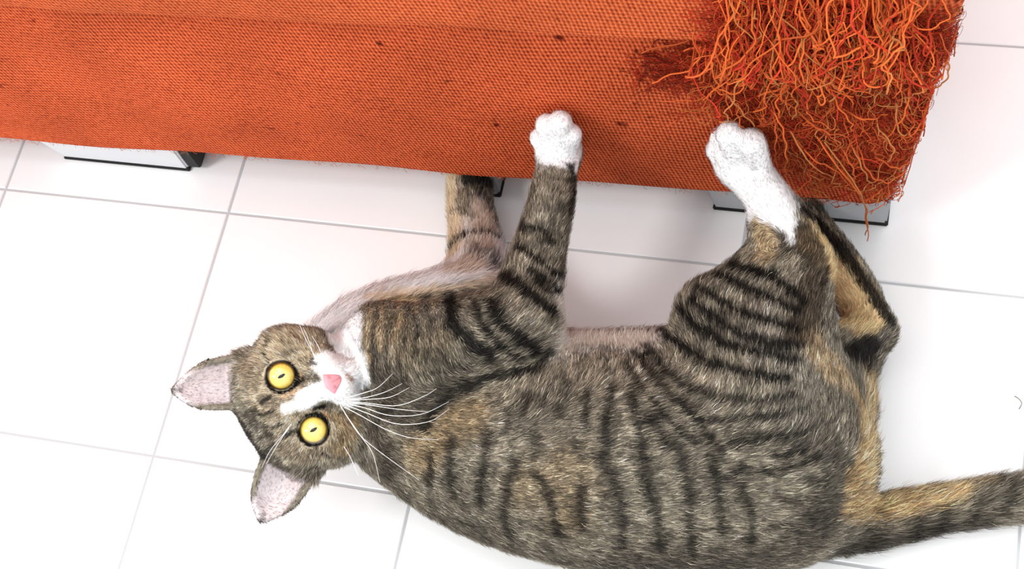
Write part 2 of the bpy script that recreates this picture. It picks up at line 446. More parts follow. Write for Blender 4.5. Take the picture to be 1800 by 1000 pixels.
# ------------------------------------------------------------------ field and surface
def seg_dist(P, a, b, ra, rb, zs):
    sc = np.array([1, 1, zs], np.float32)
    pa = (P - a.astype(np.float32)) * sc; ba = ((b - a) * sc).astype(np.float32)
    t = np.clip((pa @ ba) / max(float(ba @ ba), 1e-12), 0, 1)
    return np.linalg.norm(pa - t[..., None] * ba, axis=-1) - (ra + (rb - ra) * t)
def grid_axis(lo, hi, f0, f1, fine, coarse):
    x = [lo]
    while x[-1] < hi: x.append(x[-1] + (fine if f0 <= x[-1] < f1 else coarse))
    return np.array(x, np.float32)
def polygonise(prims, xs, ys, zs_, floor=None):
    g = np.full((len(xs), len(ys), len(zs_)), .04, np.float32)
    groups = {}
    for p in prims: groups.setdefault(p[8], []).append(p)
    for gp in groups.values():
        kind, k = gp[0][0], gp[0][6]
        los = np.array([np.minimum(p[1], p[2]) - max(p[3], p[4]) for p in gp]); his = np.array([np.maximum(p[1], p[2]) + max(p[3], p[4]) for p in gp])
        mrg = k + .006
        def span(lo, hi):
            return [np.searchsorted(ax, [lo[c], hi[c]]) for c, ax in enumerate((xs, ys, zs_))]
        (i0, i1), (j0, j1), (k0, k1) = span(los.min(0) - mrg, his.max(0) + mrg)
        if i1 <= i0 or j1 <= j0 or k1 <= k0: continue
        d = np.full((i1 - i0, j1 - j0, k1 - k0), .05, np.float32)
        for p, l_, h_ in zip(gp, los, his):
            (a0, a1), (b0, b1), (c0, c1) = span(l_ - mrg, h_ + mrg)
            if a1 <= a0 or b1 <= b0 or c1 <= c0: continue
            P = np.stack(np.meshgrid(xs[a0:a1], ys[b0:b1], zs_[c0:c1], indexing='ij'), -1)
            sl = (slice(a0 - i0, a1 - i0), slice(b0 - j0, b1 - j0), slice(c0 - k0, c1 - k0))
            d[sl] = np.minimum(d[sl], seg_dist(P, p[1], p[2], p[3], p[4], p[5]))
        o = g[i0:i1, j0:j1, k0:k1]
        if kind == 'add':
            h = np.maximum(k - np.abs(o - d), 0) / k
            g[i0:i1, j0:j1, k0:k1] = np.minimum(o, d) - h * h * k * .25
        else:
            d = -d
            h = np.maximum(k - np.abs(o - d), 0) / k
            g[i0:i1, j0:j1, k0:k1] = np.maximum(o, d) + h * h * k * .25
    if floor is not None: g = np.maximum(g, (floor - zs_)[None, None, :])
    s = g < 0
    nx, ny, nz = g.shape
    acc = np.zeros((nx - 1, ny - 1, nz - 1, 3), np.float32); cnt = np.zeros((nx - 1, ny - 1, nz - 1), np.float32)
    quads = []
    for ax in range(3):
        sl0 = [slice(None)] * 3; sl1 = [slice(None)] * 3
        sl0[ax] = slice(0, -1); sl1[ax] = slice(1, None)
        A, B = s[tuple(sl0)], s[tuple(sl1)]
        I = np.argwhere(A != B)
        va = g[tuple(sl0)][A != B]; vb = g[tuple(sl1)][A != B]
        t = va / (va - vb)
        pos = I.astype(np.float32); pos[:, ax] += t
        o1, o2 = [(1, 2), (2, 0), (0, 1)][ax]
        cells = []
        ok = np.ones(len(I), bool)
        for d1, d2 in ((0, 0), (-1, 0), (-1, -1), (0, -1)):
            cidx = I.copy(); cidx[:, o1] += d1; cidx[:, o2] += d2
            ok &= (cidx >= 0).all(1) & (cidx < np.array([nx - 1, ny - 1, nz - 1])).all(1)
            cells.append(cidx)
        cells = [c[ok] for c in cells]; pos = pos[ok]; flip = A[A != B][ok]
        ids = []
        for cidx in cells:
            f = np.ravel_multi_index(cidx.T, cnt.shape); ids.append(f)
            np.add.at(acc.reshape(-1, 3), f, pos); np.add.at(cnt.reshape(-1), f, 1)
        q = np.stack(ids, 1); q[~flip] = q[~flip][:, ::-1]
        quads.append(q)
    q = np.concatenate(quads)
    used = np.unique(q); remap = np.full(cnt.size, -1); remap[used] = np.arange(len(used))
    ip = acc.reshape(-1, 3)[used] / cnt.reshape(-1)[used][:, None]
    V = np.stack([np.interp(ip[:, 0], np.arange(nx), xs), np.interp(ip[:, 1], np.arange(ny), ys), np.interp(ip[:, 2], np.arange(nz), zs_)], 1)
    return V, remap[q]
def relax(V, Q, it=2, lam=.5):
    e = np.concatenate([Q[:, [0, 1]], Q[:, [1, 2]], Q[:, [2, 3]], Q[:, [3, 0]]])
    for _ in range(it):
        for l in (lam, -lam * .98):
            a = np.zeros_like(V); n = np.zeros(len(V))
            for c in range(3):
                a[:, c] = np.bincount(e[:, 0], V[e[:, 1], c], len(V)) + np.bincount(e[:, 1], V[e[:, 0], c], len(V))
            n = np.bincount(e[:, 0], minlength=len(V)) + np.bincount(e[:, 1], minlength=len(V))
            V = V + l * (a / n[:, None] - V)
    return V
allp = np.array([p[1] for p in PR])
lo = allp.min(0) - .06; hi = allp.max(0) + .06
xs = grid_axis(lo[0], hi[0], lo[0], at(660, 700, .1)[0], .0013, .0021)
ys = grid_axis(lo[1], hi[1], at(500, 900, .1)[1], at(500, 560, .1)[1], .0014, .0020)
zs = grid_axis(-.004, .205, .06, .15, .0016, .0020)
CV, CQ = polygonise(PR, xs, ys, zs, .0012)
CV = relax(CV, CQ, 2)
def vnormals(V, Q):
    n = np.cross(V[Q[:, 2]] - V[Q[:, 0]], V[Q[:, 3]] - V[Q[:, 1]])
    N = np.zeros_like(V)
    for c in range(4):
        for a in range(3): N[:, a] += np.bincount(Q[:, c], n[:, a], len(V))
    return N / (np.linalg.norm(N, axis=1)[:, None] + 1e-12)
CN = vnormals(CV, CQ)
if (CN * (CV - CV.mean(0))).sum(1).mean() < 0: CQ = CQ[:, ::-1].copy(); CN = -CN
BVH = BVHTree.FromPolygons([tuple(v) for v in CV], [tuple(q) for q in CQ])
def hit(u, v):
    """first point of the cat's surface behind pixel u, v (None if it misses)"""
    r = ray(u, v); r /= np.linalg.norm(r)
    h = BVH.ray_cast(Vector(C), Vector(r))
    return None if h[0] is None else np.array(h[0])
print('cat verts', len(CV))

# ------------------------------------------------------------------ cat: coat colours, brushed on as strokes that lie on the surface
def st3(P, r, col, s=1., soft=.5, rag=.2):
    STROKES.append((np.array(P), r, srgb(*col), s, soft, rag))
def sil(pts, du, dv, inset=6):
    """points of the outline: step from each pixel towards the body until it is met"""
    out = []
    for u, v in pts:
        for k in range(90):
            h = hit(u + du * k, v + dv * k)
            if h is not None:
                h2 = hit(u + du * (k + inset / 2), v + dv * (k + inset / 2)); out.append(h if h2 is None else h2); break
    return np.array(out)
def wob(P, sc, seed):
    rg = np.random.default_rng(seed); o = np.zeros(len(P))
    for i in range(6):
        d = rg.normal(size=3); d /= np.linalg.norm(d)
        o += np.sin(P @ d * sc * rg.uniform(.6, 1.7) + rg.uniform(0, 6.28))
    return o / 6
STROKES = []                                    # (3-D polyline, radius m, colour, strength, softness, ragged)
def st(pts, r, col, s=1.0, soft=.5, rag=.25):
    P = []
    for p in (catmull(np.array(pts, float), max(2, 5 * (len(pts) - 1))) if len(pts) > 1 else np.array(pts, float)):
        h = hit(*p)
        if h is not None: P.append(h)
    if P: STROKES.append((np.array(P), r / 2700.0, srgb(*col), s, soft, rag))
BASE = (153, 144, 128); DK = (17, 15, 14); MID = (92, 83, 71); TAN = (212, 178, 132); PALE = (226, 214, 200); WH = (251, 251, 252); GRW = (198, 193, 186)
DKB = (58, 52, 45)
# large fields
st3([at(540, 565, .045), at(600, 525, .045), at(650, 498, .040), at(740, 470, .036), at(850, 470, .04)], .043, WH, 1, .3)
st3(sil([(u, 400) for u in range(640, 770, 20)], 0, 2), .016, WH, 1, .4)
st([(560, 575), (600, 545), (650, 508)], 52, WH, 1, .3)
st([(1010, 610), (1070, 605), (1130, 610)], 52, GRW, .65, .8)
st([(985, 605), (1060, 600), (1135, 605)], 46, PALE, .95, .9)
st([(990, 588), (1060, 584), (1135, 588)], 30, (240, 234, 226), 1, .6)
st3([at(975, 560, .05), at(1060, 555, .045), at(1150, 555, .05)], .032, WH, 1, .5)
st3(sil([(u, 520) for u in range(985, 1150, 20)], 0, 2), .017, (248, 242, 234), 1, .6)
st([(740, 800), (780, 760), (830, 730)], 55, (176, 148, 108), .6, .8)
st([(930, 860), (1010, 830), (1000, 900)], 70, (160, 138, 106), .5, .9)
st([(1100, 990), (1250, 990), (1380, 965), (1450, 930)], 60, (84, 77, 68), .65, .8)
st([(1400, 760), (1450, 780), (1470, 850), (1440, 900)], 60, (84, 78, 70), .7, .8)
st([(1340, 560), (1390, 640), (1400, 720)], 60, (158, 150, 138), .5, .8)
st([(690, 570), (720, 620), (770, 600)], 52, (140, 126, 104), .7, .8)
st([(690, 720), (730, 735), (770, 700), (820, 675)], 40, DKB, .75, .8)
st([(665, 760), (690, 800), (680, 830)], 40, (62, 54, 46), .7, .7)
st([(660, 640), (690, 680), (670, 720)], 30, (74, 65, 55), .6, .8)
# rump, tail
st([(1500, 690), (1518, 740), (1516, 800), (1500, 850)], 30, TAN, .85, .7)
st3(sil([(1620, v) for v in range(670, 850, 20)], -2, 0), .016, (226, 196, 152), .95, .6)
st3(sil([(u, 800) for u in range(1545, 1690, 20)], 0, 2), .013, (230, 198, 150), .95, .6)
st([(1425, 600), (1455, 640), (1490, 670)], 34, (206, 178, 142), .8, .6)
st([(1500, 885), (1550, 885), (1600, 880)], 38, TAN, .9, .7)
st([(1640, 862), (1700, 850), (1740, 845)], 30, (196, 172, 138), .7, .8)
st([(1470, 965), (1560, 950), (1650, 930), (1790, 915)], 34, (66, 60, 52), .8, .7)
for u, v in ((1615, 920), (1665, 900), (1720, 890), (1775, 870), (1795, 845)): st([(u - 8, v + 25), (u + 4, v - 8)], 15, DK, .7, .8)
# lower hind leg
st([(1440, 420), (1490, 500), (1525, 555)], 50, (240, 210, 164), 1, .5)
st([(1480, 560), (1510, 570)], 34, (232, 200, 152), .9, .5)
st([(1412, 368), (1450, 408), (1490, 455), (1530, 512), (1562, 562)], 17, DK, .95, .5)
st([(1560, 580), (1548, 600)], 16, (120, 112, 104), .9, .6)
st([(1490, 625), (1515, 612), (1535, 605), (1512, 640)], 26, DK, .95, .6)
st([(1440, 560), (1460, 585), (1480, 600)], 9, DK, .6, .7)
# upper hind leg
st([(1408, 410), (1435, 465), (1420, 540), (1400, 590)], 34, (84, 71, 58), .9, .5)
st([(1455, 470), (1440, 510)], 8, (58, 42, 32), .8, .6)
st([(1320, 360), (1345, 415), (1345, 450)], 26, (190, 164, 128), .8, .6)
st([(1350, 380), (1375, 420), (1385, 440)], 12, (100, 90, 78), .8, .6)
st([(1284, 240), (1300, 270), (1325, 310), (1352, 345)], 50, (240, 239, 240), 1, .25)
st3([YP(1275, 245, .016), YP(1290, 275, .02), ft, at(1335, 332, .128)], .0255, (238, 237, 238), 1, .15)
st([(1355, 345), (1378, 385)], 26, WH, 1, .3)
st([(1385, 395), (1392, 425)], 9, WH, .95, .5)
# fore legs
st3([YP(972, 222, .015), YP(984, 244, .018)], .0222, (238, 237, 238), 1, .15)
st([(950, 235), (960, 250)], 24, (238, 237, 238), 1, .3)
st([(1003, 265), (1012, 292)], 17, WH, 1, .3)
st3([at(790, 320, .03), at(790, 380, .03), at(800, 450, .04)], .020, (232, 214, 186), 1, .5)
st([(845, 360), (850, 400), (830, 470), (800, 470)], 34, PALE, .95, .6)
st([(820, 316), (850, 318), (865, 318)], 17, (50, 46, 42), .95, .5)
st([(845, 345), (860, 360)], 14, (150, 146, 142), .8, .7)
st([(792, 372), (806, 366), (822, 366)], 4, (90, 80, 66), .8, .6)
st([(784, 442), (806, 417), (842, 407), (872, 414), (888, 428)], 10, (34, 31, 29), 1, .6)
st([(836, 436), (868, 448), (872, 470)], 24, (104, 100, 96), .75, .9, .6)
for a_, b_, r_t in TOES: st3([a_, b_ if r_t > .8 else a_ * .6 + b_ * .4], r_t * .01 + .0055, (240, 239, 240), 1, .15)
# white chest and throat
st([(600, 540), (616, 560), (620, 600), (624, 640), (626, 690)], 27, WH, 1, .25)
st3([H(0, 3.8, -1.2), H(-1.2, 4.2, -2.4), H(-2, 4.4, -3)], .017, WH, 1, .3)
st([(680, 525), (720, 530)], 24, (214, 186, 146), .7, .7)
for pl in ([(652, 535), (648, 580), (650, 640)], [(676, 530), (668, 575), (672, 610)], [(700, 535), (705, 570), (690, 600)], [(735, 525), (728, 555)], [(770, 522), (762, 545)]):
    st(pl, 9, (204, 176, 138), .6, .9, .6)
for pl in ([(664, 545), (658, 600), (662, 670)], [(690, 560), (680, 620), (688, 650)], [(716, 540), (712, 600), (700, 640)]):
    st(pl, 7, DKB, .6, .9, .6)
st([(660, 500), (700, 494), (760, 494), (850, 486)], 22, WH, .95, .6)
st([(650, 522), (700, 514), (760, 510), (830, 505), (872, 494)], 15, (238, 224, 204), .9, .8)
# stripes
def stripes(L, r, col=DK, s=.9, soft=.55):
    for p in L: st(p, r, col, s, soft, .95)
stripes([[(795, 525), (790, 550), (805, 580), (835, 605), (865, 625)], [(890, 482), (920, 505), (950, 533), (972, 545)],
         [(865, 535), (880, 562), (910, 592), (945, 612)]], 19, DK, .96, .7)
stripes([[(910, 432), (940, 450), (965, 470), (984, 482)], [(920, 397), (950, 402), (974, 427)], [(945, 495), (965, 513), (984, 510)],
         [(930, 470), (950, 490), (975, 500)], [(835, 530), (850, 570), (880, 605), (920, 630)]], 11, DK, .95, .8)
stripes([[(1006, 298), (1008, 330), (1000, 368)]], 12, DK, .85)
stripes([[(720, 545), (735, 580), (728, 630)], [(752, 540), (760, 590), (748, 640)], [(700, 640), (720, 680)], [(770, 610), (790, 640), (840, 650)], [(740, 660), (790, 650)]], 7, DKB, .8, .9)
stripes([[(745, 755), (800, 690), (870, 660), (930, 648), (965, 618)]], 13, (30, 28, 25), .9)  # dark coat along the shoulder fold, with the crease shade painted in
stripes([[(1285, 466), (1335, 477), (1380, 502), (1412, 528)], [(1262, 482), (1310, 502), (1360, 527), (1402, 548)],
         [(1233, 505), (1280, 535), (1340, 560), (1402, 576)], [(1218, 525), (1265, 565), (1330, 595), (1402, 607)],
         [(1195, 537), (1230, 575), (1270, 600), (1320, 615), (1396, 632)], [(1155, 577), (1200, 606), (1250, 635), (1310, 655), (1382, 662)]], 13.5, DK, .97, .75)
stripes([[(1135, 607), (1172, 650), (1215, 680), (1300, 700), (1392, 692)], [(1115, 620), (1150, 660), (1190, 705), (1240, 740), (1330, 730), (1420, 715)],
         [(1105, 640), (1140, 690), (1180, 740), (1225, 780)], [(1284, 777), (1341, 772), (1420, 755)], [(1200, 696), (1235, 749), (1275, 798)],
         [(1328, 826), (1385, 824), (1440, 800)], [(1275, 841), (1310, 822)], [(1367, 802), (1411, 793)]], 11, DK, .85, .9)
stripes([[(862, 765), (848, 842), (847, 880)], [(908, 812), (891, 868), (891, 912), (900, 945)], [(943, 833), (965, 859), (974, 894), (983, 940)],
         [(1062, 800), (1084, 850), (1097, 894), (1093, 960)], [(1023, 855), (1027, 928)], [(1128, 800), (1141, 850), (1155, 894), (1163, 960)],
         [(1190, 770), (1205, 830), (1215, 900), (1220, 970)], [(1250, 800), (1262, 860), (1270, 930)], [(1300, 850), (1320, 900), (1325, 950)],
         [(1111, 690), (1124, 745), (1130, 792)], [(1080, 683), (1067, 745), (1071, 785)], [(1150, 730), (1175, 790)],
         [(800, 770), (792, 830), (800, 870)], [(760, 800), (758, 850)], [(1036, 692), (1031, 748)]], 16, DK, .85, 1.0)
stripes([[(944, 768), (948, 796)], [(1014, 768), (1027, 808)], [(984, 715), (988, 732)], [(900, 720), (890, 760)], [(930, 700), (920, 730)], [(960, 690), (955, 715)],
         [(1000, 660), (990, 690)], [(1370, 870), (1400, 880)], [(1420, 840), (1450, 850)], [(1360, 920), (1400, 930)]], 15, DK, .65, 1.0)
# pale hair between the belly stripes
stripes([[(1010, 625), (1000, 665)], [(1045, 620), (1040, 670)], [(1085, 620), (1090, 670)], [(1120, 640), (1150, 695)], [(1170, 620), (1210, 650), (1260, 675)]], 6, (206, 192, 172), .6, .7)
# face
FTAN = (206, 187, 158)
st([(440, 640), (480, 720), (540, 790), (590, 770)], 60, (194, 180, 157), .85, .7)
st([(470, 610), (510, 592), (545, 600), (540, 630)], 34, FTAN, .85, .6)
st([(590, 745), (612, 745), (600, 785)], 30, (168, 142, 108), .8, .6)
st([(440, 640), (450, 690), (470, 720)], 30, (158, 142, 120), .7, .6)
st([(500, 790), (540, 800), (560, 790)], 24, (156, 140, 118), .7, .6)
st([(422, 735), (440, 768), (456, 792)], 24, (52, 48, 44), .95, .6)
st([(450, 720), (430, 730)], 9, (44, 40, 36), .8, .7)
st([(480, 780), (465, 800)], 9, (44, 40, 36), .8, .7)
st([(478, 765), (455, 770)], 7, (40, 36, 32), .7, .7)
st([(445, 735), (465, 755), (480, 775)], 16, (92, 84, 74), .7, .6)
for e_ in ((495, 663), (550, 755)):
    st([(e_[0] + 31 * math.cos(t), e_[1] + 31 * math.sin(t)) for t in np.linspace(0, 6.28, 13)], 9, (220, 202, 174), .85, .6)
st([(522, 657), (528, 662)], 9, (226, 188, 146), .9, .6)
st([(528, 684), (512, 692), (498, 696)], 7, (218, 184, 152), .9, .6)
st([(570, 728), (574, 735)], 8, (224, 180, 140), .9, .6)
st([(500, 719), (520, 712), (545, 698)], 12, WH, 1, .75)
st([(535, 702), (560, 690), (600, 695)], 25, WH, 1, .45)
st([(572, 640), (590, 632), (608, 645)], 21, WH, 1, .3)
st([(588, 600), (600, 570), (610, 615)], 26, WH, 1, .4)
st([(592, 640), (585, 665), (600, 680)], 22, WH, 1, .3)
st([(600, 640), (622, 660), (624, 690)], 26, WH, 1, .3)
st([(600, 700), (615, 705)], 18, WH, .95, .4)
st3([H(-.9, 2.9, .4), H(-.6, 3.6, -.1), H(.2, 4.0, -.4)], .013, WH, 1, .3)
st([(611, 660), (618, 667)], 8, (208, 180, 160), .8, .7)
st([(550, 631), (547, 637), (556, 640)], 4, (60, 45, 38), .8, .6)
st([(532, 664), (524, 676)], 5.5, (30, 26, 22), .95, .5)
st([(553, 718), (568, 715)], 6, (30, 26, 22), .95, .5)
st([(470, 640), (464, 620), (474, 598)], 4.5, (46, 40, 34), .9, .5)
st([(508, 585), (520, 592), (528, 600)], 3.5, (96, 70, 52), .8, .6)
st([(475, 698), (456, 709)], 6, (36, 32, 28), .9, .5)
st([(480, 723), (456, 730)], 3.6, (40, 36, 32), .9, .5)
st([(495, 745), (478, 753)], 4, (40, 36, 32), .9, .5)
st([(515, 759), (494, 768)], 6, (36, 32, 28), .9, .5)
st([(552, 782), (566, 797), (584, 802)], 4.5, (46, 40, 34), .9, .5)
for e_ in ((495, 663), (550, 755)):
    st([(e_[0] + 27 * math.cos(t), e_[1] + 27 * math.sin(t)) for t in np.linspace(0, 6.28, 19)], 5, (22, 18, 16), 1, .35, 0)
for pl in ([(448, 650), (440, 690), (455, 715)], [(462, 655), (458, 690)], [(505, 625), (525, 618)], [(500, 612), (530, 605)], [(520, 775), (530, 795)], [(585, 745), (590, 775)], [(480, 600), (500, 585)], [(535, 735), (525, 750)]):
    st(pl, 6, (214, 196, 168), .75, .8, .5)
# ears
for G, px in ((EARS[0], 0), (EARS[1], 1)):
    def es(pts, r, col, s=1, soft=.5):
        STROKES.append((np.array([G[int(a * 23), int(t * 21)] for a, t in pts]), r / 2700., srgb(*col), s, soft, .1))
    edge = [(a, 0.) for a in np.linspace(.1, 1, 8)] + [(a, 1.) for a in np.linspace(1, .1, 8)]
    es([(a, .5) for a in np.linspace(.12, .8, 6)], 34, (216, 206, 208), 1, .3)
    es([(a, .2) for a in np.linspace(.12, .85, 6)], 22, (216, 205, 207), 1, .4)
    es([(a, .8) for a in np.linspace(.12, .85, 6)], 22, (218, 204, 204), 1, .4)
    es([(.05, t) for t in np.linspace(.1, .9, 5)], 14, (160, 138, 116), .8, .7)
    es(edge, 4.0, (112, 98, 84), .9, .5)
    es([(.93, .5), (1, .5)], 8, (42, 38, 36), .95, .6)
EARC = np.concatenate([g.reshape(-1, 3) for g in EARS])

def headc(P):
    q = (P - HM) * 100
    return q @ hx, q @ hd, q @ hn
def paint(P, base_noise=True):
    n = len(P)
    c = np.tile(srgb(*BASE), (n, 1))
    big = wob(P, 55, 3) * .5 + wob(P, 130, 4) * .5
    c *= (1 + .42 * big)[:, None]
    c *= (1 - .35 * np.clip((wob(P, 230, 14) - .12) / .25, 0, 1))[:, None]
    # unseen side and back: plain mackerel bars across the trunk
    ax = at(1400, 838, .06) - at(680, 665, .06); L_ = np.linalg.norm(ax); ax /= L_
    bar = np.sin(((P - at(680, 665, .06)) @ ax) * 2 * np.pi / .030 + 2 * wob(P, 30, 9))
    under = np.clip((.045 - P[:, 2]) / .02, 0, 1)
    kd = (np.clip(bar, 0, 1) * under * .7)[:, None]
    c = c * (1 - kd) + srgb(*DK) * kd
    w1, w2 = wob(P, 420, 5), wob(P, 900, 6)
    for pl, r, col, s, soft, rag in STROKES:
        lo, hi = pl.min(0) - r * 1.5, pl.max(0) + r * 1.5
        I = np.nonzero(((P > lo) & (P < hi)).all(1))[0]
        if not len(I): continue
        Q = P[I]; d = np.full(len(I), 9.)
        if len(pl) == 1: d = np.linalg.norm(Q - pl[0], axis=1)
        for a, b in zip(pl[:-1], pl[1:]):
            ba = b - a; t = np.clip((Q - a) @ ba / max(ba @ ba, 1e-12), 0, 1)
            d = np.minimum(d, np.linalg.norm(Q - a - t[:, None] * ba, axis=1))
        d = d * (1 + rag * (.7 * w1[I] + .6 * w2[I]))
        x = np.clip((r - d) / (r * soft), 0, 1); k = (x * x * (3 - 2 * x) * s)[:, None]
        c[I] = c[I] * (1 - k) + col * k
    k = np.clip((c.mean(1) - .3) / .4, 0, 1)[:, None]
    return c * (.9 + .1 * k)
CC = paint(CV)
cat = tag(empty('cat', tuple(at(1050, 800, 0) * [1, 1, 0])), 'brown tabby cat with white paws lying on its side against the orange sofa', 'cat')
link('body', np_mesh('body', CV, CQ, True, CC * (.8 + .2 * np.clip((CC.mean(1) - .4) / .3, 0, 1))[:, None]), M_COAT, cat)

# ------------------------------------------------------------------ cat: fur
GUIDES = [((1000, 665), (1012, 592), .022), ((1060, 665), (1070, 590), .022), ((1115, 650), (1112, 592), .018), ((1150, 640), (1135, 600), .014),
          ((680, 545), (674, 640), .02), ((715, 545), (712, 640), .02), ((760, 550), (770, 640), .018), ((930, 700), (955, 650), .016)]
def flow_dir(P, N):
    acc = np.zeros((len(P), 3))
    for p in PR[:NBODY]:
        if not p[7]: continue
        t = p[2] - p[1]; L_ = np.linalg.norm(t)
        if L_ < 1e-4: continue
        d = np.maximum(seg_dist(P.astype(np.float32), p[1], p[2], p[3], p[4], p[5]), -.004)
        acc += np.exp(-d / .006)[:, None] * (t / L_)
    up = np.array([0, 1., 0])
    acc += up * .22 * np.linalg.norm(acc, axis=1)[:, None]
    for (a, b, r) in GUIDES:
        ha, hb = hit(*a), hit(*b)
        if ha is None or hb is None: continue
        g = (hb - ha) / np.linalg.norm(hb - ha)
        acc += (40 * np.exp(-(np.linalg.norm(P - (ha + hb) / 2, axis=1) / r) ** 2))[:, None] * g
    x, d, n = headc(P)
    hk = np.clip((2.6 - np.sqrt((x / 5.2) ** 2 + ((d + .3) / 4.6) ** 2 + ((n + 2.2) / 4.2) ** 2) * 2) / .3, 0, 1)
    hdir = (hx[None] * (x * .9)[:, None] + hd[None] * (d - 2.3)[:, None] - hn[None] * 1.6)
    hdir /= np.linalg.norm(hdir, axis=1)[:, None] + 1e-9
    f = acc / (np.linalg.norm(acc, axis=1)[:, None] + 1e-9)
    f = f * (1 - hk)[:, None] + hdir * hk[:, None]
    f -= N * (f * N).sum(1)[:, None]
    return f / (np.linalg.norm(f, axis=1)[:, None] + 1e-9), hk
def make_fur(n):
    T = np.concatenate([CQ[:, [0, 1, 2]], CQ[:, [0, 2, 3]]])
    ar = np.linalg.norm(np.cross(CV[T[:, 1]] - CV[T[:, 0]], CV[T[:, 2]] - CV[T[:, 0]]), axis=1)
    cen = CV[T].mean(1); cn = CN[T].mean(1)
    x, d, nn = headc(cen)
    wgt = ar.copy()
    wgt[(cen[:, 2] < .006) | (cn[:, 2] < -.6)] *= .15
    head = (np.abs(x) < 7) & (d > -8) & (d < 4.5) & (nn > -6)
    wgt[head] *= 2.6
    tt = RNG.choice(len(T), n, p=wgt / wgt.sum())
    a, b = RNG.random(n), RNG.random(n); f = a + b > 1; a[f] = 1 - a[f]; b[f] = 1 - b[f]
    w3 = np.stack([1 - a - b, a, b], 1)
    P = (CV[T[tt]] * w3[..., None]).sum(1); N = (CN[T[tt]] * w3[..., None]).sum(1); N /= np.linalg.norm(N, axis=1)[:, None] + 1e-9
    fl, hk = flow_dir(P, N)
    x, d, nn = headc(P)
    # lengths
    L_ = np.full(n, .0072)
    def near(pts, r):
        D = np.full(n, 9.)
        for q in pts: D = np.minimum(D, np.linalg.norm(P - q, axis=1))
        return np.clip(1 - D / r, 0, 1)
    for seq, r, ln in (([pw, YP(975, 236, .015)], .06, .0026), ([ft, YP(1287, 250, .017), at(1352, 350, .128)], .05, .0027),
                       ([at(952, 430, .122), at(938, 500, .116)], .05, .0065), ([at(1400, 430, .118), at(1500, 510, .036), at(1540, 575, .04)], .045, .006)):
        k = np.minimum(near(seq, r) * 2, 1); L_ = L_ * (1 - k) + ln * k
    k = np.minimum(near([at(1040, 600, .06), at(1120, 600, .06), at(700, 510, .05), at(800, 500, .05), at(600, 570, .06)], .06) * 2, 1); L_ = L_ * (1 - k) + .0115 * k
    k = np.minimum(near([at(1500, 740, .05), at(1510, 820, .05), at(1560, 900, .03), at(1700, 885, .02), at(1850, 868, .02)], .06) * 2, 1); L_ = L_ * (1 - k) + .0135 * k
    Lh = .0045 + .0035 * np.clip((np.abs(x) - 2.2) / 2.2, 0, 1) - .0020 * np.clip((nn + .2) / .8, 0, 1)
    L_ = L_ * (1 - hk) + Lh * hk
    eard = np.full(n, 9.)
    I = np.nonzero(head_mask(x, d, nn))[0]
    for g in EARC[::3]: eard[I] = np.minimum(eard[I], np.linalg.norm(P[I] - g, axis=1))
    ek = (eard < .0045) & (d < -1.6)
    L_[ek] = .0028
    keep = np.ones(n, bool)
    for s in (-1, 1):
        rr = np.hypot(x - s * EY, d - .03); keep &= ~((rr < 1.04) & (nn > -2.2) & (nn < 1.5))
    keep &= ~((np.abs(x) < .85 - .25 * (d - 2.1)) & (d > 1.95) & (d < 3.2) & (nn > .6))
    ear_front = ek & ((N @ hn) > .1)
    keep &= ~(ear_front & (RNG.random(n) < .8))
    P, N, fl, L_, hk, ek = P[keep], N[keep], fl[keep], L_[keep], hk[keep], ek[keep]; n = len(P)
    thin = (paint(P).mean(1) > .6) & (RNG.random(n) < .5)          # white hair thinned out so stacked layers darken it less
    P, N, fl, L_, hk, ek = [q_[~thin] for q_ in (P, N, fl, L_, hk, ek)]; n = len(P)
    L_ = L_ * RNG.uniform(.6, 1.25, n)
    jit = RNG.normal(0, 1, (n, 3)) * (.0010 * (1 - hk) + .0005 * hk)[:, None]
    c = paint(P + fl * (L_ * .65)[:, None] + jit - N * (jit * N).sum(1)[:, None])
    lum = c.mean(1)
    whit = np.clip((lum - .45) / .3, 0, 1)
    rnd = np.exp(RNG.normal(0, 1, n) * (.50 * (1 - whit) + .012))
    rnd = np.where((RNG.random(n) < .10) & (whit < .3), rnd * 1.9, rnd)
    c4 = np.floor(P / np.array([.0045, .0045, .0045])).astype(int); h4 = np.abs((c4[:, 0] * 73856093) ^ (c4[:, 1] * 19349663) ^ (c4[:, 2] * 83492791)) % 4096
    rnd *= np.exp(np.random.default_rng(8).normal(0, .22, 4096)[h4] * (1 - whit))
    c = np.clip(c * rnd[:, None], 0.004, .965)
    # clumping: roots of a small cell lean together
    cell = np.floor(P / .006).astype(int); hsh = (cell[:, 0] * 73856093) ^ (cell[:, 1] * 19349663) ^ (cell[:, 2] * 83492791)
    rg = np.random.default_rng(2); tab = rg.normal(0, 1, (4096, 3)); J = tab[np.abs(hsh) % 4096] * .10 + RNG.normal(0, .15, (n, 3))
    fl = fl + J; fl -= N * (fl * N).sum(1)[:, None] * .6; fl /= np.linalg.norm(fl, axis=1)[:, None]
    lift = (.34 + RNG.normal(0, .12, n)).clip(.12, .9)[:, None]
    lift = np.where(ek[:, None], .3, lift)
    Lc = L_[:, None]
    p0 = P - N * .0006
    p1 = P + Lc * (.48 * fl + N * lift * .55)
    p2 = P + Lc * (.98 * fl + N * lift * .62)
    zmin = .0008
    for q in (p1, p2): q[:, 2] = np.maximum(q[:, 2], zmin)
    dirv = p2 - p0; dirv /= np.linalg.norm(dirv, axis=1)[:, None]
    sd = np.cross(dirv, N + RNG.normal(0, .25, (n, 3))); sd /= np.linalg.norm(sd, axis=1)[:, None] + 1e-9
    wd = (RNG.uniform(.00014, .00024, n) * (1 - .25 * hk))[:, None]
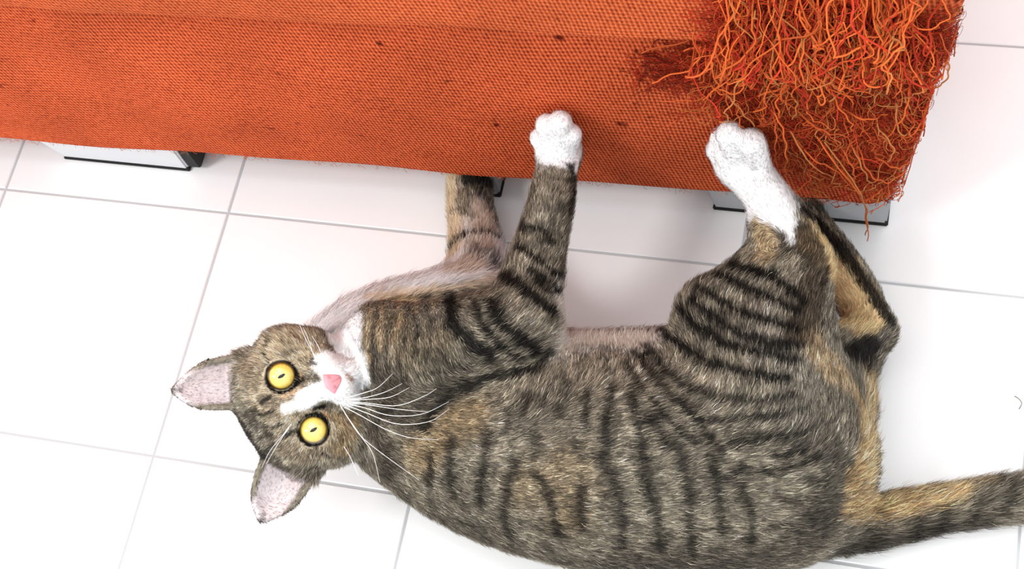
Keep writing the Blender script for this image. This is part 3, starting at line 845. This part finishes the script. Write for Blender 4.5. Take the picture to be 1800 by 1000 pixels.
    V = np.stack([p0 - sd * wd, p0 + sd * wd, p1 + sd * wd * .85, p1 - sd * wd * .85, p2], 1).reshape(-1, 3)
    base = np.arange(n)[:, None] * 5
    Q = base + np.array([[0, 1, 2, 3]]); Tt = base + np.array([[3, 2, 4]])
    nv = N + RNG.normal(0, .22, (n, 3)) + fl * .15; nv /= np.linalg.norm(nv, axis=1)[:, None]
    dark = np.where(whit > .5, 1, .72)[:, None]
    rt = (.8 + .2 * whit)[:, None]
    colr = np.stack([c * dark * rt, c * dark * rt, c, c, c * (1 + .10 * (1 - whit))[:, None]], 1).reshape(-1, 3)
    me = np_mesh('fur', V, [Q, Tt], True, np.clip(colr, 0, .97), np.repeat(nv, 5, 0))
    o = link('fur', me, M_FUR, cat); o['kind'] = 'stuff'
def head_mask(x, d, n): return (np.abs(x) < 7) & (d > -8) & (d < 0) & (n > -7)
make_fur(450000)

# ------------------------------------------------------------------ cat: eyes, nose, whiskers
def build_face():
    me_mat = attr_mat('amber_eye', .06, .6)
    me_mat.node_tree.nodes['Principled BSDF'].inputs['Coat Weight'].default_value = .5
    mp, _, _ = mat('pupil_black', (.004, .004, .004), .08, .6)
    rE = 1.08
    # aim the eyes at the camera
    for s in (-1, 1):
        ctr = H(s * EY, .03, -.56)
        ax = C - ctr; ax /= np.linalg.norm(ax)
        ux = hx - ax * (hx @ ax); ux /= np.linalg.norm(ux); ud = np.cross(ax, ux)
        nr, na = 26, 40
        V, c = [], []
        rg = np.random.default_rng(5 + s)
        fib = rg.normal(0, .05, na)
        for i in range(nr + 1):
            th = math.pi * (i / nr) ** 1.4
            for j in range(na):
                ph = 2 * math.pi * j / na
                V.append(ctr + .01 * rE * (ax * math.cos(th) + math.sin(th) * (ux * math.cos(ph) + ud * math.sin(ph))))
                q = math.sin(th) * rE if th < 1.57 else 9
                inner, outer = srgb(236, 222, 132), srgb(206, 178, 74)
                k = np.clip((q - .1) / .7, 0, 1)
                cc = (inner * (1 - k) + outer * k) * (1 + fib[j] * min(1, q * 2))
                e = np.clip((q - .70) / .10, 0, 1); cc = cc * (1 - e) + srgb(96, 70, 26) * e
                e = np.clip((q - .82) / .05, 0, 1); cc = cc * (1 - e) + srgb(14, 12, 10) * e
                c.append(cc)
        i = np.arange(nr)[:, None] * na; j = np.arange(na)[None]; k = (j + 1) % na
        Q = np.stack([i + j, i + na + j, i + na + k, i + k], -1).reshape(-1, 4)
        eye = link('eye', np_mesh('eye', np.array(V), Q, True, np.array(c)), me_mat, cat)
        eye['label'] = 'round amber eye with a small slit pupil'
        # pupil: a thin lens lying on the eyeball, long axis towards the chin
        V = []; n1, n2 = 5, 20
        for a in range(n1 + 1):
            for b in range(n2):
                t = 2 * math.pi * b / n2; r_ = a / n1
                px = .11 * r_ * math.cos(t); py = .27 * r_ * math.sin(t) * (1 - .25 * abs(math.cos(t)))
                nz = math.sqrt(rE ** 2 - px * px - py * py) + .010 * (1 - r_ ** 2) + .001
                vdn = hd - ax * (hd @ ax); vdn /= np.linalg.norm(vdn)
                V.append(ctr + .01 * (ax * nz + ux * px + vdn * py))
        i = np.arange(n1)[:, None] * n2; j = np.arange(n2)[None]; k = (j + 1) % n2
        Q = np.stack([i + j, i + n2 + j, i + n2 + k, i + k], -1).reshape(-1, 4)
        link('pupil', np_mesh('pupil', np.array(V), Q), mp, eye)
    # nose pad moulded on the tip of the muzzle
    mn = attr_mat('pink_nose', .45, .4)
    V, c = [], []; na, nb = 16, 20
    for a in range(na + 1):
        for b in range(nb + 1):
            t = a / na; sx = 2 * b / nb - 1
            d = 2.15 + 1.0 * t
            hw = .62 * (1 - t) ** .75 + .10
            x = sx * hw
            d2 = d + .18 * (1 - sx * sx) * (1 - t) * -1 + .12 * abs(sx) * (1 - t)
            h = BVH.ray_cast(Vector(H(x, d2, 6)), Vector(-hn))
            p = np.array(h[0]) if h[0] is not None else H(x, d2, .8)
            rim = min(1, 4 * (1 - abs(sx)) * 1.2, 5 * t + .15, 5 * (1 - t) + .1)
            nos = math.exp(-((abs(x) - .36) / .11) ** 2 - ((d2 - 2.55) / .12) ** 2)
            p = p + hn * .01 * (.11 * math.sqrt(max(rim, 0)) - .06 * nos)
            V.append(p)
            pk = srgb(222, 150, 158) * (1 - .35 * nos) * (1 - .25 * math.exp(-(x / .05) ** 2) * (t > .4))
            c.append(pk)
    i = np.arange(na)[:, None] * (nb + 1); j = np.arange(nb)[None]
    Q = np.stack([i + j, i + j + 1, i + nb + 2 + j, i + nb + 1 + j], -1).reshape(-1, 4)
    no = link('nose', np_mesh('nose', np.array(V), Q, True, np.array(c)), mn, cat)
    no['label'] = 'small pink nose pad'
    mw, _, _ = mat('white_whisker', tuple(srgb(244, 242, 240)), .4, .4)
    W = [[(606, 700), (638, 691), (664, 681), (690, 657)], [(606, 702), (640, 699), (677, 689), (707, 674)], [(610, 704), (642, 702), (685, 698), (720, 681)],
         [(610, 706), (642, 708), (698, 713), (746, 696), (767, 683)], [(612, 708), (644, 711), (698, 719), (754, 724)], [(612, 710), (642, 717), (685, 730), (741, 728), (789, 706)],
         [(612, 713), (645, 726), (698, 745), (754, 741), (789, 719)], [(606, 716), (630, 728), (677, 754), (720, 769), (771, 773)],
         [(598, 712), (608, 728), (634, 766), (677, 801), (737, 844)], [(606, 726), (634, 766), (655, 797), (668, 848)], [(604, 784), (615, 802), (630, 836)],
         [(562, 640), (556, 629), (539, 599), (526, 569)], [(558, 634), (552, 625), (544, 602), (533, 575)], [(571, 640), (560, 610), (548, 590)],
         [(512, 745), (496, 766), (475, 792), (460, 822)], [(508, 752), (490, 778), (468, 815)]]
    for k, w_ in enumerate(W):
        h0 = hit(*w_[0]); z0 = h0[2] if h0 is not None else .12
        P = []
        for q, (u, v) in enumerate(w_):
            f = q / (len(w_) - 1)
            z = z0 + (.0005 + .010 * math.sin(f * 2.2) if k < 11 else .004 + .008 * f * (1 - .3 * f))
            hh = hit(u, v)
            if hh is not None and q: z = max(z, hh[2] + .006)
            P.append(at(u, v, z))
        P = catmull(np.array(P), 16)
        rad = np.linspace(.00030 if k < 11 else .00026, .00008, 16)
        V, Q = tube(P, rad, 5)
        link('whisker', np_mesh('whisker', V, Q), mw, cat)
build_face()

# ------------------------------------------------------------------ sofa: clawed corner, frayed yarn
YC = dict(red=srgb(164, 50, 28), orange=srgb(192, 88, 44), ochre=srgb(186, 118, 66), dark=srgb(104, 32, 18), bright=srgb(216, 104, 50), rose=srgb(198, 62, 40))
YC = {k_: v_ * .92 for k_, v_ in YC.items()}
def pan(u, v):
    p = YP(u, v, 0.); return np.array([p[0], p[2]])
def on_panel(x, z, off):
    e = xr(z) - .004
    over = max(0.0, x - e)
    cush = .021 if z > ZS else 0.0
    return np.array([x, panel_y(x) - off - cush + over * .8, z])
def wander(rg, x, z, off, L_, n, down=1.0, curl=1.0, th=None, lowest=.014):
    """a loose yarn end: starts on the cloth, sags with its weight and curls"""
    slack = rg.uniform(0, 1) ** 3
    th = -1.57 + rg.normal(0, .45) if th is None else th
    dth = rg.normal(0, .22 * curl); P = []; st_ = L_ / n; of = off * .3; vo = rg.uniform(.2, .8) * off / n * 2.2
    for i in range(n + 1):
        x = min(x, xr(z) + .0015 + .004 * slack)
        P.append(on_panel(x, z, max(of, .001)))
        x += math.cos(th) * st_; z += math.sin(th) * st_
        th += dth + rg.normal(0, .25 * curl)
        th += (-math.pi / 2 - th) * .10 * down
        dth += rg.normal(0, .10 * curl); dth *= .92
        of += vo; vo -= off / n * .16
        z = max(z, ZB + lowest)
    return np.array(P)
def hang(rg, x, z, off, L_, n, drift=.3, wave=.003, loop=.15):
    """a yarn end that hangs down, wavy; some turn up again into a loop"""
    L_ = min(L_, max(z - ZB - .014, .006))
    t = np.linspace(0, 1, n + 1); slack = rg.uniform(0, 1) ** 3
    dr = rg.normal(0, drift) * L_
    xx = x + dr * t ** 1.4
    zz = z - L_ * t * (1 - .25 * t * abs(rg.normal()) * .5)
    if rg.random() < loop:
        zz = z - L_ * .55 * np.sin(np.pi * t * rg.uniform(.75, 1.0)); xx = x + rg.choice([-1, 1]) * min(L_, .05) * .16 * (1 - np.cos(np.pi * t))
    for f0, a0 in ((rg.uniform(.7, 1.6), 1.), (rg.uniform(1.8, 3.4), .55), (rg.uniform(4, 6.5), .22)):
        xx = xx + wave * a0 * (np.sin(2 * np.pi * f0 * t + rg.uniform(0, 6.28))) * np.minimum(1, t * 4)
        zz = zz + wave * a0 * .9 * (np.sin(2 * np.pi * f0 * t + rg.uniform(0, 6.28))) * np.minimum(1, t * 4)
    of = off * (.25 + .75 * np.sin(np.pi * np.clip(t * rg.uniform(.6, 1.05), 0, 1))) + wave * .4 * np.sin(2 * np.pi * rg.uniform(1, 3) * t)
    return np.array([on_panel(min(a_, xr(b_) + .001 + .004 * slack), max(b_, ZB + .010), max(c_, .001)) for a_, b_, c_ in zip(xx, zz, of)])
def bundle(name, items, sides, seed):
    """items: (P, radius, colour) -> one mesh"""
    Vs, Qs, Cs, o = [], [], [], 0
    rg = np.random.default_rng(seed)
    for P, r, c in items:
        V, Q = tube(P, r, sides); Vs.append(V); Qs.append(Q + o); o += len(V)
        Cs.append(np.tile(np.clip(c * math.exp(rg.normal(0, .18)), 0, .9), (len(V), 1)))
    return np_mesh(name, np.concatenate(Vs), np.concatenate(Qs), True, np.concatenate(Cs))
def inside(u, v):
    # torn area on the base panel, in photo pixels of its outline
    poly = [(1195, 80), (1285, 60), (1290, -40), (1664, -40), (1650, 150), (1628, 215), (1600, 275), (1560, 318), (1500, 312), (1430, 280), (1372, 240), (1330, 205), (1270, 180), (1205, 135)]
    c = False; j = len(poly) - 1
    for i in range(len(poly)):
        (xi, yi), (xj, yj) = poly[i], poly[j]
        if (yi > v) != (yj > v) and u < (xj - xi) * (v - yi) / (yj - yi) + xi: c = not c
        j = i
    return c
def build_threads():
    rg = np.random.default_rng(21)
    pick = lambda names, p: YC[names[rg.choice(len(names), p=p)]]
    # fine red fuzz
    it = []
    while len(it) < 10000:
        u, v = rg.uniform(1180, 1668), rg.uniform(-40, 325)
        if not inside(u, v): continue
        x, z = pan(u, v)
        it.append((wander(rg, x, z, rg.uniform(.002, .011), rg.uniform(.012, .03), 9, .5, 2.4, rg.uniform(-3.1, 3.1)), rg.uniform(.00008, .00020),
                   pick(['red', 'dark', 'orange', 'rose'], [.40, .20, .14, .26])))
    for cu, cv, s_, n in ((1150, 118, 22, 260), (1190, 130, 22, 300), (1225, 110, 20, 260), (1575, 30, 60, 400)):
        for _ in range(n):
            x, z = pan(cu + rg.normal(0, s_), cv + rg.normal(0, s_ * .7))
            it.append((wander(rg, x, z, rg.uniform(.001, .005), rg.uniform(.008, .02), 8, .2, 2.4, rg.uniform(-3.1, 3.1)), rg.uniform(.00012, .00025), pick(['red', 'dark', 'rose'], [.45, .4, .15])))
    o = link('red_fuzz', bundle('red_fuzz', it, 3, 1), M_YARN, sofa); o['kind'] = 'stuff'
    # tangle of finger-long yarn ends
    it = []
    while len(it) < 640:
        u, v = rg.uniform(1200, 1665), rg.uniform(-30, 300)
        if not inside(u, v): continue
        x, z = pan(u, v)
        ll = rg.uniform(.02, .085)
        if u < 1350: ll = min(ll, max(.008, z - pan(1300, 205)[1]))
        it.append((hang(rg, x, z, rg.uniform(.004, .016), ll, 18), rg.uniform(.00018, .00038), pick(['orange', 'ochre', 'red', 'bright', 'rose'], [.34, .20, .22, .12, .12])))
    o = link('yarn_tangle', bundle('yarn_tangle', it, 4, 2), M_YARN, sofa); o['kind'] = 'stuff'
    # short broken fibres along the worn corner and hem
    it = []
    for _ in range(420):
        z = rg.uniform(ZB, .31); x = xr(z) - rg.uniform(0, .012) + (.002 if z > ZS else 0)
        it.append((wander(rg, x, z, rg.uniform(.001, .004), rg.uniform(.004, .014), 6, .2, 2.5, rg.uniform(-2, 1.2)), .00018, pick(['orange', 'dark', 'ochre'], [.5, .3, .2])))
    for _ in range(170):
        x = rg.uniform(.0, .69)
        it.append((wander(rg, x, ZB + .007, .0012, rg.uniform(.003, .0075), 5, .6, 1.2, None, -.002), .00012, pick(['orange', 'ochre', 'bright'], [.5, .2, .3])))
    o = link('hem_lint', bundle('hem_lint', it, 3, 3), M_YARN, sofa); o['kind'] = 'stuff'
    # the thick tuft pulled out of the seat cushion
    it = []
    for k in range(330):
        u = rg.uniform(1285, 1480) if k < 190 else rg.uniform(1460, 1620); v = rg.uniform(-130, 10)
        x, z = pan(u, v)
        L_ = rg.uniform(.06, .125) * (1 if k < 190 else .7)
        if u < 1350: L_ = min(L_, z - pan(1300, 190)[1])
        P = hang(rg, x, z, rg.uniform(.008, .026), L_, 24, .25, .0035, .3)
        it.append((P, rg.uniform(.0003, .00062), pick(['bright', 'orange', 'rose', 'red', 'ochre'], [.38, .2, .2, .1, .12])))
    o = link('cushion_tuft', bundle('cushion_tuft', it, 5, 4), M_YARN, sofa); o['kind'] = 'stuff'
    it = []
    for k in range(1500):
        x, z = pan(rg.uniform(1280, 1500), rg.uniform(-80, 60))
        it.append((wander(rg, x, z, rg.uniform(.003, .015), rg.uniform(.015, .035), 9, .4, 1.8, rg.uniform(-3.1, 3.1)), rg.uniform(.00015, .0003), pick(['rose', 'red', 'bright', 'dark'], [.45, .25, .2, .1])))
    o = link('tuft_fuzz', bundle('tuft_fuzz', it, 3, 5), M_YARN, sofa); o['kind'] = 'stuff'
    # single threads that can be told apart
    TH = [[(1232, 76), (1226, 124), (1232, 140)], [(1250, 76), (1244, 116), (1232, 148)], [(1292, 80), (1272, 136), (1268, 164)], [(1304, 80), (1304, 120), (1276, 160), (1288, 208)],
          [(1344, 100), (1332, 172)], [(1380, 100), (1376, 140), (1348, 156)], [(1432, 148), (1418, 188), (1432, 212), (1480, 232)], [(1456, 140), (1472, 184), (1496, 216), (1496, 232)],
          [(1356, 192), (1376, 228), (1382, 272), (1380, 308)], [(1360, 200), (1364, 240), (1360, 288)], [(1388, 228), (1416, 276), (1440, 300), (1468, 312)],
          [(1436, 240), (1468, 288), (1504, 332), (1520, 364), (1526, 425)], [(1448, 248), (1484, 296), (1508, 332), (1524, 372), (1523, 415)], [(1500, 260), (1520, 304), (1536, 332)],
          [(1508, 256), (1528, 304), (1560, 320), (1592, 300)], [(1540, 276), (1576, 296), (1600, 284)], [(1552, 332), (1534, 346), (1516, 356)], [(1524, 96), (1528, 132), (1516, 156)],
          [(1580, 72), (1600, 108), (1596, 132)], [(1652, 84), (1668, 120), (1656, 148), (1620, 160)], [(1640, 150), (1610, 165), (1590, 175), (1600, 190)], [(1410, 120), (1440, 140), (1490, 130), (1515, 140)],
          [(1395, 100), (1412, 125), (1428, 110), (1430, 80)], [(1320, 240), (1300, 215), (1296, 180)], [(1270, 160), (1290, 180), (1320, 215), (1345, 240)], [(1250, 150), (1268, 165), (1290, 160)],
          [(1480, 190), (1520, 210), (1560, 200)], [(1420, 215), (1460, 235), (1510, 240)], [(1600, 150), (1590, 200), (1560, 240)], [(1575, 180), (1580, 230), (1610, 240)],
          [(1480, 260), (1500, 300), (1500, 325)], [(1400, 245), (1430, 280), (1470, 300), (1500, 335)], [(1540, 220), (1570, 260), (1560, 285)], [(1330, 110), (1350, 135), (1340, 160)],
          [(1375, 150), (1400, 180), (1395, 210)], [(1545, 100), (1550, 150), (1530, 190)], [(1490, 90), (1500, 130), (1480, 160)], [(1625, 60), (1640, 100), (1630, 130)]]
    for k, w_ in enumerate(TH):
        n = len(w_); P = []
        for q, (u, v) in enumerate(w_):
            f = q / (n - 1); off = .010 + .009 * math.sin(math.pi * min(1, f * 1.1)) + rg.uniform(-.002, .002)
            P.append(YP(u, v, off) if v < 340 else YP(u, v, .012))
        m = 8 * n; P = catmull(np.array(P), m)
        ph = rg.uniform(0, 6.28, 3)
        P += .0009 * np.stack([np.sin(np.arange(m) * .9 + p_) for p_ in ph], 1) * np.linspace(.2, 1, m)[:, None]
        c = pick(['orange', 'ochre', 'bright'], [.4, .4, .2])
        V, Q = tube(P, np.linspace(.00062, .0004, m), 5)
        link('loose_thread', np_mesh('loose_thread', V, Q, True, np.tile(c, (len(V), 1))), M_YARN, sofa)
build_threads()

# ------------------------------------------------------------------ a shed hair on the tiles
def build_hair():
    P = catmull(np.array([at(1783, 696, .0012), at(1791, 701, .003), at(1796, 709, .003), at(1791, 719, .0012)]), 14)
    V, Q = tube(P, .00035, 5)
    m, _, _ = mat('grey_hair', tuple(srgb(120, 116, 112)), .6)
    tag(link('shed_hair', np_mesh('shed_hair', V, Q), m), 'tiny curled grey shed hair lying on a white floor tile', 'hair')
build_hair()
